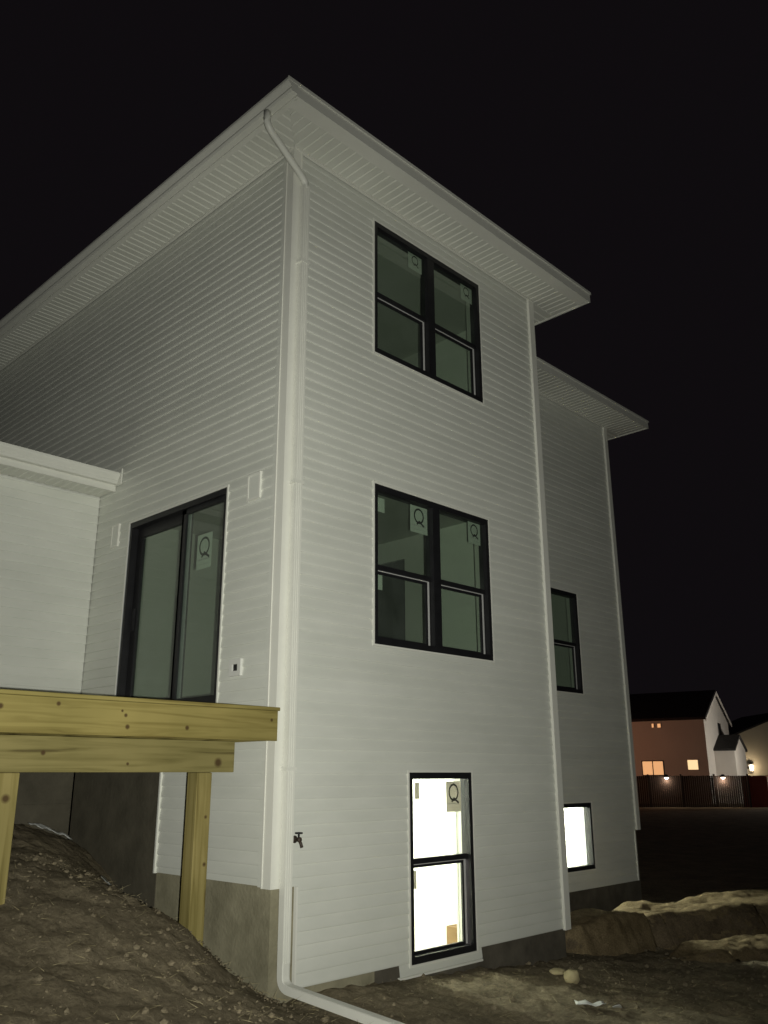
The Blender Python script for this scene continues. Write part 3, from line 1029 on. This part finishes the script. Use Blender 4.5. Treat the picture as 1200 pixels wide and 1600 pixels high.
for i in range(nb):                                   # deck boards run along the house front
    y0 = DY0 - .012 + i * .1465
    if y0 + .14 > DY1: break
    MB().cbox(DX0, DX1 + .012 + random.uniform(-.002, .003), y0, y0 + .140, DZ - .028, DZ + random.uniform(-.001, .001), .004).build('deck_board', WX, deck)
MB().cbox(DX0, DX1, DY0, DY0 + .038, DZ - .270, DZ - .0295, .003).build('rim_joist', WX, deck)
MB().cbox(DX1 - .038, DX1, DY0 + .0385, DY1, DZ - .266, DZ - .0295, .003).build('rim_joist', WY, deck)
x = DX1 - .44
while x > DX0:
    MB().cbox(x, x + .038, DY0 + .0385, DY1, DZ - .262, DZ - .0295, .003).build('joist', WY, deck)
    x -= .406
BZ1 = DZ - .2705
MB().cbox(DX0 + .1, -.225, .250, .288, BZ1 - .245, BZ1, .003).build('beam', WB, deck)
MB().cbox(DX0 + .1, -.228, .2885, .326, BZ1 - .243, BZ1 - .001, .003).build('beam', WB, deck)
for x1 in (-.428, -2.0, -3.57):
    y0 = .262
    MB().cbox(x1 - .140, x1, y0, y0 + .140, gz(x1, y0) - .5, BZ1 - .247, .005).build('post', WZ, deck)

# ------------------------------------------------------------------ dirt mounds and debris
def mound(path, widths, heights, label, seed, rough=.07, thr=.68):
    """a ridge of dug soil along a path: height-field strip with crumbly sides"""
    P = [Vector((*p, 0)) for p in path]
    nU, nV = 170, 80
    vs, fs, steep = [], [], []
    L = len(P) - 1
    for i in range(nU + 1):
        u = i / nU * L
        k = min(int(u), L - 1); t = u - k
        t2 = t * t * (3 - 2 * t)
        c = P[k].lerp(P[k + 1], t)
        tan = (P[min(k + 1, L)] - P[max(k, 0)]).normalized()
        nrm = Vector((-tan.y, tan.x, 0))
        w = widths[k] * (1 - t2) + widths[k + 1] * t2
        h = heights[k] * (1 - t2) + heights[k + 1] * t2
        for j in range(nV + 1):
            v = j / nV * 2 - 1
            q = c + nrm * (v * w) 
            wob = noise.noise(Vector((q.x * 1.6 + seed, q.y * 1.6, 0))) * .18
            e = min(1, max(0, (1 - abs(v + wob * (1 - abs(v)))) / .55))
            sh = e * e * (3 - 2 * e)
            n1 = noise.turbulence(Vector((q.x * 1.7 + seed, q.y * 1.7, seed)), 3, False)
            n2 = noise.turbulence(Vector((q.x * 9 + seed, q.y * 9, 3)), 4, False) - .4
            z = gz(q.x, q.y) - .06 + (h + .06) * sh + (n1 - .35) * rough * sh + n2 * .016 * min(1, sh * 2)
            vs.append((q.x, q.y, z))
    for i in range(nU):
        for j in range(nV):
            a = i * (nV + 1) + j
            fs.append((a, a + nV + 1, a + nV + 2, a + 1))
    mb = MB(); mb.add(vs, fs)
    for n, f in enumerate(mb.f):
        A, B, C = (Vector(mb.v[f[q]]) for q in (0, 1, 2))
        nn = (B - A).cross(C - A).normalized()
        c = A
        mb.m[n] = 0 if abs(nn.z) + .22 * noise.noise(c * 2.2) + .12 * noise.noise(c * 13) > thr else 1     # lit tops and shaded banks put into the soil colour by slope
    o = mb.build('dirt_mound', [M['lit_soil'], M['shaded_soil']], None, True)
    return tag(o, label, 'mound', 'dug soil mounds')
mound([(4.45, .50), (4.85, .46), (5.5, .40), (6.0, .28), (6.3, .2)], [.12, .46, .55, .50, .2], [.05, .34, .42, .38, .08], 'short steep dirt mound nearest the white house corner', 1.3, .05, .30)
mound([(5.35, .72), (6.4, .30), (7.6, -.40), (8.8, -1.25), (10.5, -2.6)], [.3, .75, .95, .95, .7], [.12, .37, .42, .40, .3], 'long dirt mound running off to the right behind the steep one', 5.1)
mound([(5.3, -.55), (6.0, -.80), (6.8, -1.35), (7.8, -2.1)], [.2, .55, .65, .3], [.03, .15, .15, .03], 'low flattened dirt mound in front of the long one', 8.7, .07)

def rock(x, y, r, m, name, label, cat, sz=1.0, seed=0):
    mb = MB(); n, k = 16, 9
    vs = []
    for j in range(k + 1):
        th = math.pi * j / k
        for i in range(n):
            ph = 2 * math.pi * i / n
            p = Vector((math.sin(th) * math.cos(ph), math.sin(th) * math.sin(ph), math.cos(th)))
            q = p * r * (1 + .25 * noise.noise(p * 1.7 + Vector((seed, 0, 0))))
            vs.append((x + q.x, y + q.y, gz(x, y) + q.z * sz + r * .55 * sz))
    fs = [(j * n + i, (j + 1) * n + i, (j + 1) * n + (i + 1) % n, j * n + (i + 1) % n) for j in range(k) for i in range(n)]
    mb.add(vs, fs)
    o = mb.build(name, m, None, True)
    return tag(o, label, cat)
rock(2.98, -.80, .072, M['stone'], 'stone', 'pale yellow round stone on the dirt before the house', 'stone', .95, 2)
rock(3.19, -.50, .080, M['stone'], 'stone', 'flat pale stone lying behind the round yellow one', 'stone', .35, 6)

def scrap(x, y, w, l, ang, label, seed):
    mb = MB(); n = 9
    vs = []
    for j in range(n):
        for i in range(n):
            u, v = (i / (n - 1) - .5) * w, (j / (n - 1) - .5) * l
            X = x + u * math.cos(ang) - v * math.sin(ang); Y = y + u * math.sin(ang) + v * math.cos(ang)
            vs.append((X, Y, gz(X, Y) + .035 + .03 * noise.noise(Vector((u * 14 + seed, v * 14, 0)))))
    mb.add(vs, [(j * n + i, j * n + i + 1, (j + 1) * n + i + 1, (j + 1) * n + i) for j in range(n - 1) for i in range(n - 1)])
    o = mb.build('plastic_scrap', M['scrap'], None, True)
    s = o.modifiers.new('thick', 'SOLIDIFY'); s.thickness = .004
    return tag(o, label, 'scrap')
scrap(2.19, -1.48, .24, .10, -.8, 'larger crumpled white scrap lying on the dirt', 1)
scrap(2.27, -1.68, .08, .06, .3, 'smaller white scrap beside the larger one', 4)
scrap(-.42, 3.0, .42, .16, .2, 'pale wrapping scrap at the top of the slope under the deck', 7)
scrap(-.40, 1.75, .10, .34, -.15, 'thin pale strip of wrapping halfway down the slope under the deck', 11)

# soil clods and straw: nobody could count them
def clods():
    mb = MB()
    base = []
    for k in range(6):
        v = []
        for p in [(0, 0, 1), (.9, 0, .3), (.28, .85, .3), (-.72, .53, .3), (-.72, -.53, .3), (.28, -.85, .3), (.6, .5, -.5), (-.3, .75, -.5), (-.8, 0, -.5), (-.3, -.75, -.5), (.6, -.5, -.5)]:
            q = Vector(p); v.append(q * (1 + .5 * noise.noise(q * 2 + Vector((k * 7, 0, 0)))))
        base.append(v)
    F = [(0, 1, 2), (0, 2, 3), (0, 3, 4), (0, 4, 5), (0, 5, 1), (1, 6, 2), (2, 6, 7), (2, 7, 3), (3, 7, 8), (3, 8, 4), (4, 8, 9), (4, 9, 5), (5, 9, 10), (5, 10, 1), (1, 10, 6)]
    for n in range(5200):
        if n < 2400:
            x, y = random.uniform(-3.6, .0), random.uniform(-3.2, 3.3)
        else:
            x, y = random.uniform(-1.5, 9), random.uniform(-3.8, 1.4)
        if (x > -.03 and y > -.03 and x < 4.23) or (y > YS - .05): continue
        r = min(.026, .0045 * random.paretovariate(1.9))
        z = gz(x, y)
        ca, sa = math.cos(n), math.sin(n)
        v = [(x + r * (p.x * ca - p.y * sa), y + r * (p.x * sa + p.y * ca), z + r * p.z * .8) for p in base[n % 6]]
        mb.add(v, F)
    o = mb.build('soil_clods', M['dirt'], None)
    return tag(o, 'loose soil clods scattered over the plot', 'soil', kind='stuff')
clods()
def straw():
    mb = MB()
    for n in range(1300):
        if n < 800:
            x, y = random.uniform(-3.6, .3), random.uniform(-3.4, 1.0)
        else:
            x, y = random.uniform(0, 7), random.uniform(-3.6, -.3)
        if x > -.05 and y > -.05: continue
        a = random.uniform(0, 6.28); l = random.uniform(.03, .11); t = random.uniform(-.1, .5)
        z = gz(x, y) + .02
        d = Vector((math.cos(a), math.sin(a), t)) * l
        s = Vector((-math.sin(a), math.cos(a), 0)) * .0022
        p = Vector((x, y, z))
        w = Vector((0, 0, .002))
        mb.add([p - s, p + s, p + w, p + d], [(0, 1, 3), (1, 2, 3), (2, 0, 3)])
    o = mb.build('straw_litter', M['straw'], None)
    return tag(o, 'short dry straw and grass bits on the dirt', 'straw', kind='stuff')
straw()

# ------------------------------------------------------------------ the houses and fence far behind
FW = Vector((cf.x, cf.y, 0)).normalized()         # level axes used to lay out the far street
RT = Vector((FW.y, -FW.x, 0))
def far(l, dpt, z):                                # metres to the right, metres ahead, height above the eye
    p = CAM + RT * l + FW * dpt
    return Vector((p.x, p.y, CAM.z + z))
th = R(32)
FH, FV = 1404.5, 1468.9                          # picture columns and rows per unit of slope near the horizon
A = RT * math.cos(th) - FW * math.sin(th)          # along the front of the far house, to the right
V = RT * math.sin(th) + FW * math.cos(th)          # away from us
M['far_wall'] = mat('far_white_siding', (.68, .64, .60), (.74, .70, .66), rough=.8, scale=.5)
M['far_beige'] = mat('far_beige_siding', (.46, .41, .32), (.52, .47, .38), rough=.8, scale=.5)
M['warm_win'] = emit('warm_lit_window', (.95, .50, .22), .75)
M['bright_win'] = emit('bright_lit_window', (1.0, .72, .38), 1.0)
M['fence_wood'] = mat('dark_fence_wood', (.018, .011, .009), (.032, .020, .014), rough=.9, scale=3, stretch=(4, 4, .5))
M['red'] = mat('dark_red_paint', (.22, .026, .016), (.28, .035, .02), rough=.6, scale=2)

O = far(21.67, 60, 0) ; O.z = 0
GZ0 = -.3
def L3(a, v, z): return tuple(O + A * a + V * v + Vector((0, 0, z)))
def lbox(mb, a0, a1, v0, v1, z0, z1, mi=0):
    v = [L3(a0, v0, z0), L3(a1, v0, z0), L3(a1, v1, z0), L3(a0, v1, z0), L3(a0, v0, z1), L3(a1, v0, z1), L3(a1, v1, z1), L3(a0, v1, z1)]
    mb.add(v, [(0, 3, 2, 1), (4, 5, 6, 7), (0, 1, 5, 4), (1, 2, 6, 5), (2, 3, 7, 6), (3, 0, 4, 7)], mi)
    return mb
def gable_house(root, a0, a1, v0, v1, zb, ze, zr, ridge, wallm, roofm, t=.18, over=.3):
    """walls as one shell with gables, two roof slabs; ridge runs along 'a' or 'v'"""
    mb = MB()
    if ridge == 'a':
        m = (v0 + v1) / 2
        v = [L3(a0, v0, zb), L3(a1, v0, zb), L3(a1, v1, zb), L3(a0, v1, zb), L3(a0, v0, ze), L3(a1, v0, ze), L3(a1, v1, ze), L3(a0, v1, ze), L3(a0, m, zr), L3(a1, m, zr)]
        mb.add(v, [(0, 1, 5, 4), (1, 2, 6, 9, 5), (2, 3, 7, 6), (3, 0, 4, 8, 7), (0, 3, 2, 1)])
    w = mb.build('wall', wallm, root)
    sl = (zr - ze) / ((v1 - v0) / 2)
    for sgn, vv in ((-1, v0), (1, v1)):
        e = vv + sgn * over; zz = ze - sl * over
        m2 = MB()
        b = [L3(a0 - over, e, zz + .02), L3(a1 + over * .6, e, zz + .02), L3(a1 + over * .6, m, zr + .02), L3(a0 - over, m, zr + .02)]
        tt = [(p[0], p[1], p[2] + t) for p in b]
        m2.add(b + tt, [(0, 1, 2, 3), (4, 7, 6, 5), (0, 4, 5, 1), (1, 5, 6, 2), (2, 6, 7, 3), (3, 7, 4, 0)])
        rf = m2.build('roof', roofm, root)
        m3 = MB()                                    # pale rake boards
        b = [L3(a1 + over * .6 + .005, e, zz - .10), L3(a1 + over * .6 + .005, m, zr - .10), L3(a1 + over * .6 + .005, m, zr + .10), L3(a1 + over * .6 + .005, e, zz + .10)]
        off = A * .05
        m3.add(b + [tuple(Vector(p) + off) for p in b], [(0, 1, 2, 3), (4, 7, 6, 5), (0, 4, 5, 1), (2, 6, 7, 3), (1, 5, 6, 2), (0, 3, 7, 4)])
        m3.build('rake_board', M['far_wall'], rf)
    return w
def far_window(root, a0, a1, z0, z1, m, split=False):
    mb = MB()
    for s in ((a0 - .06, a0, z0 - .06, z1 + .06), (a1, a1 + .06, z0 - .06, z1 + .06), (a0, a1, z1, z1 + .06), (a0, a1, z0 - .06, z0)):
        lbox(mb, s[0], s[1], -.05, -.002, s[2], s[3])
    if split: lbox(mb, (a0 + a1) / 2 - .03, (a0 + a1) / 2 + .03, -.05, -.002, z0, z1)
    f = mb.build('window', M['black'] if split else M['far_wall'], root)
    lbox(MB(), a0, a1, -.02, -.004, z0, z1).build('pane', m, f)
E0 = CAM.z
far_house = thing('house', (O.x, O.y, GZ0), 'distant gabled house with two warm lit windows behind the fence', 'house')
gable_house(far_house, -13, 0, 0, 8, GZ0, E0 + 3.66, E0 + 5.62, 'a', M['far_wall'], M['shingle'])
def wa(px): # front-wall coordinate for a picture column
    k = (px - 600) / FH
    return (k * 60 - 21.67) / (math.cos(th) + k * math.sin(th))
def wz(px, py):
    a = wa(px); dpt = 60 - a * math.sin(th)
    return E0 + (1210 - py) / FV * dpt
far_window(far_house, wa(1004), wa(1036), wz(1020, 1211), wz(1020, 1190), M['warm_win'], True)
far_window(far_house, wa(1075), wa(1091), wz(1083, 1203), wz(1083, 1188), M['bright_win'])
far_window(far_house, wa(1024), wa(1027), wz(1025, 1136), wz(1025, 1130), M['warm_win'])
far_window(far_house, wa(1033), wa(1038), wz(1035, 1136), wz(1035, 1130), M['warm_win'])
# narrow dark window on its gable end
mb = MB(); lbox(mb, .002, .05, 4.3, 5.1, E0 + 2.0, E0 + 3.5); mb.build('window', M['black'], far_house)
# low wing against the gable end
wing = MB()
v0, v1, aw, ze, zr = 2.2, 6.1, 1.34, E0 + 1.62, E0 + 2.5
m_ = (v0 + v1) / 2
v = [L3(.01, v0, GZ0), L3(aw, v0, GZ0), L3(aw, v1, GZ0), L3(.01, v1, GZ0), L3(.01, v0, ze), L3(aw, v0, ze), L3(aw, v1, ze), L3(.01, v1, ze), L3(.01, m_, zr), L3(aw, m_, zr)]
wing.add(v, [(0, 1, 5, 4), (1, 2, 6, 9, 5), (2, 3, 7, 6), (0, 3, 2, 1)])
wing = wing.build('side_wing', M['far_wall'], far_house)
for vv, sg in ((v0, -1), (v1, 1)):
    b = [L3(.01, vv + sg * .25, ze - .10), L3(aw + .12, vv + sg * .25, ze - .10), L3(aw + .12, m_, zr + .03), L3(.01, m_, zr + .03)]
    mb = MB(); mb.add(b + [(p[0], p[1], p[2] + .14) for p in b], [(0, 1, 2, 3), (4, 7, 6, 5), (0, 4, 5, 1), (1, 5, 6, 2), (2, 6, 7, 3), (3, 7, 4, 0)])
    mb.build('roof', M['shingle'], wing)

# beige neighbour, gable end towards us
def farP(px, dpt, z): return far((px - 600) / FH * dpt, dpt, z)
nbr = thing('house', farP(1215, 76, -2.1), 'distant beige gabled house at the right edge of the picture', 'house')
D = 76
def fz(py, dpt): return (1210 - py) / FV * dpt
pts = [(1128, 1216), (1352, 1216), (1352, 1170), (1250, 1110), (1128, 1159)]
pts = [farP(px, D, fz(py, D) if k > 1 else -2.2) for k, (px, py) in enumerate(pts)]
bk = [p + FW * 11 for p in pts]
mb = MB(); mb.add(pts + bk, [(0, 1, 2, 3, 4), (5, 9, 8, 7, 6), (0, 4, 9, 5), (1, 6, 7, 2)])
mb.build('wall', M['far_beige'], nbr)
for a, b in ((4, 3), (3, 2)):
    q = [pts[a] - FW * .4, pts[b] - FW * .4, bk[b], bk[a]]
    mb = MB(); mb.add(q + [p + Vector((0, 0, .16)) for p in q], [(0, 1, 2, 3), (4, 7, 6, 5), (0, 4, 5, 1), (1, 5, 6, 2), (2, 6, 7, 3), (3, 7, 4, 0)])
    for p in range(len(mb.v)):
        mb.v[p] = (mb.v[p][0], mb.v[p][1], mb.v[p][2] + .01)
    mb.build('roof', M['shingle'], nbr)

def point(name, loc, e, c, r, parent, offs=(0, 0, 0), spot=None):
    l = bpy.data.lights.new(name, 'SPOT' if spot else 'POINT')
    l.energy = e; l.color = c; l.shadow_soft_size = r
    if spot: l.spot_size = R(spot); l.spot_blend = .9
    o = bpy.data.objects.new(name, l); col.objects.link(o)
    o.parent = parent; o.location = offs
    return o

# wall lantern on the beige house
p = farP(1172, D, fz(1200, D)) - FW * .25
wl = thing('wall_lantern', p, 'lit white wall lantern on the beige distant house', 'lantern')
MB().lathe(p + Vector((0, 0, -.30)), (0, 0, 1), [(0, .10), (.05, .16), (.50, .20), (.55, .08)], 12).build('glass', emit('lantern_glow', (1, .86, .66), 1.3), wl, True)
MB().lathe(p + Vector((0, 0, .25)), (0, 0, 1), [(0, .22), (.12, .10), (.16, .02)], 12).build('cap', M['black'], wl, True)
MB().box(p.x - .04, p.x + .04, p.y - .04, p.y + .30, p.z - .1, p.z + .1).build('bracket', M['black'], wl)
point('lantern_light', p, 60, (1, .80, .52), .1, wl, tuple(-FW * .5))

# fence
FD = 53.0
fence = thing('fence', farP(1090, FD, -2.0), 'dark wooden board fence across the back of the plot', 'fence')
f0, f1 = farP(960, FD + 1.5, 0), farP(1166, FD, 0)
dirf = (f1 - f0); dirf.z = 0; flen = dirf.length; dirf.normalize(); nf = Vector((-dirf.y, dirf.x, 0))
zt, zb = CAM.z - .10, -.2
npan = 4
for k in range(npan):
    mb = MB(); a0 = flen * k / npan; a1 = flen * (k + 1) / npan
    nbd = 15; bw = (a1 - a0 - .10) / nbd
    for i in range(nbd):
        s0 = a0 + .05 + i * bw; s1 = s0 + bw - .012
        h = zt + random.uniform(-.015, .015)
        q = [f0 + dirf * s0, f0 + dirf * s1, f0 + dirf * s1 + nf * .02, f0 + dirf * s0 + nf * .02]
        mb.add([(p.x, p.y, zb) for p in q] + [(p.x, p.y, h) for p in q], [(0, 1, 5, 4), (1, 2, 6, 5), (2, 3, 7, 6), (3, 0, 4, 7), (4, 5, 6, 7)])
    mb.build('fence_panel', M['fence_wood'], fence)
for k in range(npan + 1):
    c = f0 + dirf * (flen * k / npan); 
    q = [c - dirf * .05 - nf * .06, c + dirf * .05 - nf * .06, c + dirf * .05 + nf * .04, c - dirf * .05 + nf * .04]
    mb = MB(); mb.add([(p.x, p.y, zb) for p in q] + [(p.x, p.y, zt + .1) for p in q], [(0, 1, 5, 4), (1, 2, 6, 5), (2, 3, 7, 6), (3, 0, 4, 7), (4, 5, 6, 7)])
    mb.build('post', M['fence_wood'], fence)

def fence_lamp(px, label, e):
    k = (px - 600) / FH
    best = min((abs((f0 + dirf * s - CAM).dot(RT) / (f0 + dirf * s - CAM).dot(FW) - k), s) for s in np.arange(0, flen, .02))
    c = f0 + dirf * best[1] - nf * .16
    c.z = zt - .06
    t = thing('fence_lamp', c, label, 'lamp', 'lamps on the far fence')
    MB().lathe(c + Vector((0, 0, -.02)), (0, 0, 1), [(0, .16), (.08, .14), (.16, .06)], 14).build('shade', M['black'], t, True)
    MB().lathe(c + Vector((0, 0, -.025)), (0, 0, -1), [(0, .13), (.06, .12), (.10, .05)], 14).build('bulb', emit('fence_lamp_glow', (1, .80, .62), 5), t, True)
    point('fence_light', c, e, (1, .78, .58), .06, t, tuple(Vector((0, 0, -.20)) - nf * .02))
fence_lamp(1039, 'lit downward lamp on the fence below the left pair of windows', 24)
fence_lamp(1127, 'lit downward lamp on the fence below the white gable wing', 30)

# dark red bin enclosure at the right end of the fence
bx = thing('storage_box', farP(1180, FD - .5, -2.0), 'dark red storage box standing at the right end of the fence', 'box')
def fbox(px0, px1, dpt, z0, z1, th_, name, m, parent, off=0):
    a, b = farP(px0, dpt, 0), farP(px1, dpt, 0)
    q = [a - FW * off, b - FW * off, b + FW * th_, a + FW * th_]
    mb = MB(); mb.add([(p.x, p.y, z0) for p in q] + [(p.x, p.y, z1) for p in q], [(0, 3, 2, 1), (4, 5, 6, 7), (0, 1, 5, 4), (1, 2, 6, 5), (2, 3, 7, 6), (3, 0, 4, 7)])
    return mb.build(name, m, parent)
zt2, zb2 = CAM.z - .10, CAM.z - 2.05
fbox(1167, 1196, FD + .25, zb2, zt2 - .06, 1.0, 'body', M['red'], bx)
fbox(1166, 1197, FD + .25, zt2 - .055, zt2, 1.05, 'lid', M['red'], bx, .06)
for px in (1172, 1177, 1182, 1187, 1192):
    fbox(px, px + 1.2, FD + .25, zb2, zt2 - .07, .02, 'rib', M['red'], bx, .03)
fbox(1198, 1201, FD - .6, zb2, zt2 - .05, .15, 'white_post', M['far_wall'], bx)

# added unseen lamp that brightens the white gable end and side wing
sp = Vector(L3(5.8, .5, -.2))
sl = thing('added_gable_lamp', sp, 'added unseen lamp post lighting the white gable end from the right', 'lamp')
MB().lathe(sp, (0, 0, 1), [(0, .12), (.4, .07), (3.4, .05)], 10).build('pole', M['black'], sl, True)
MB().lathe(sp + Vector((0, 0, 3.4)), (0, 0, 1), [(0, .08), (.06, .14), (.34, .17), (.36, .05)], 12).build('globe', emit('added_gable_globe', (1, .93, .80), 12), sl, True)
MB().lathe(sp + Vector((0, 0, 3.77)), (0, 0, 1), [(0, .24), (.10, .14), (.16, .02)], 12).build('cap', M['black'], sl, True)
point('added_gable_light', sp, 1150, (1, .93, .80), .12, sl, (0, 0, 3.25))
# added warm lamp, hidden behind the near house, lighting the far front wall
pl_p = Vector(L3(-9, -8, E0 + 1.4))
pl = thing('added_warm_lamp', pl_p, 'added unseen warm lamp post lighting the front of the distant gabled house', 'lamp')
MB().lathe(pl_p + Vector((0, 0, -3.2)), (0, 0, 1), [(0, .07), (3.0, .05)], 8).build('pole', M['black'], pl, True)
MB().lathe(pl_p + Vector((0, 0, -.2)), (0, 0, 1), [(0, .08), (.3, .13), (.34, .03)], 10).build('globe', emit('added_warm_globe', (1, .45, .16), 8), pl, True)
point('added_warm_light', pl_p, 850, (1, .42, .22), .1, pl, (0, 0, -.35))
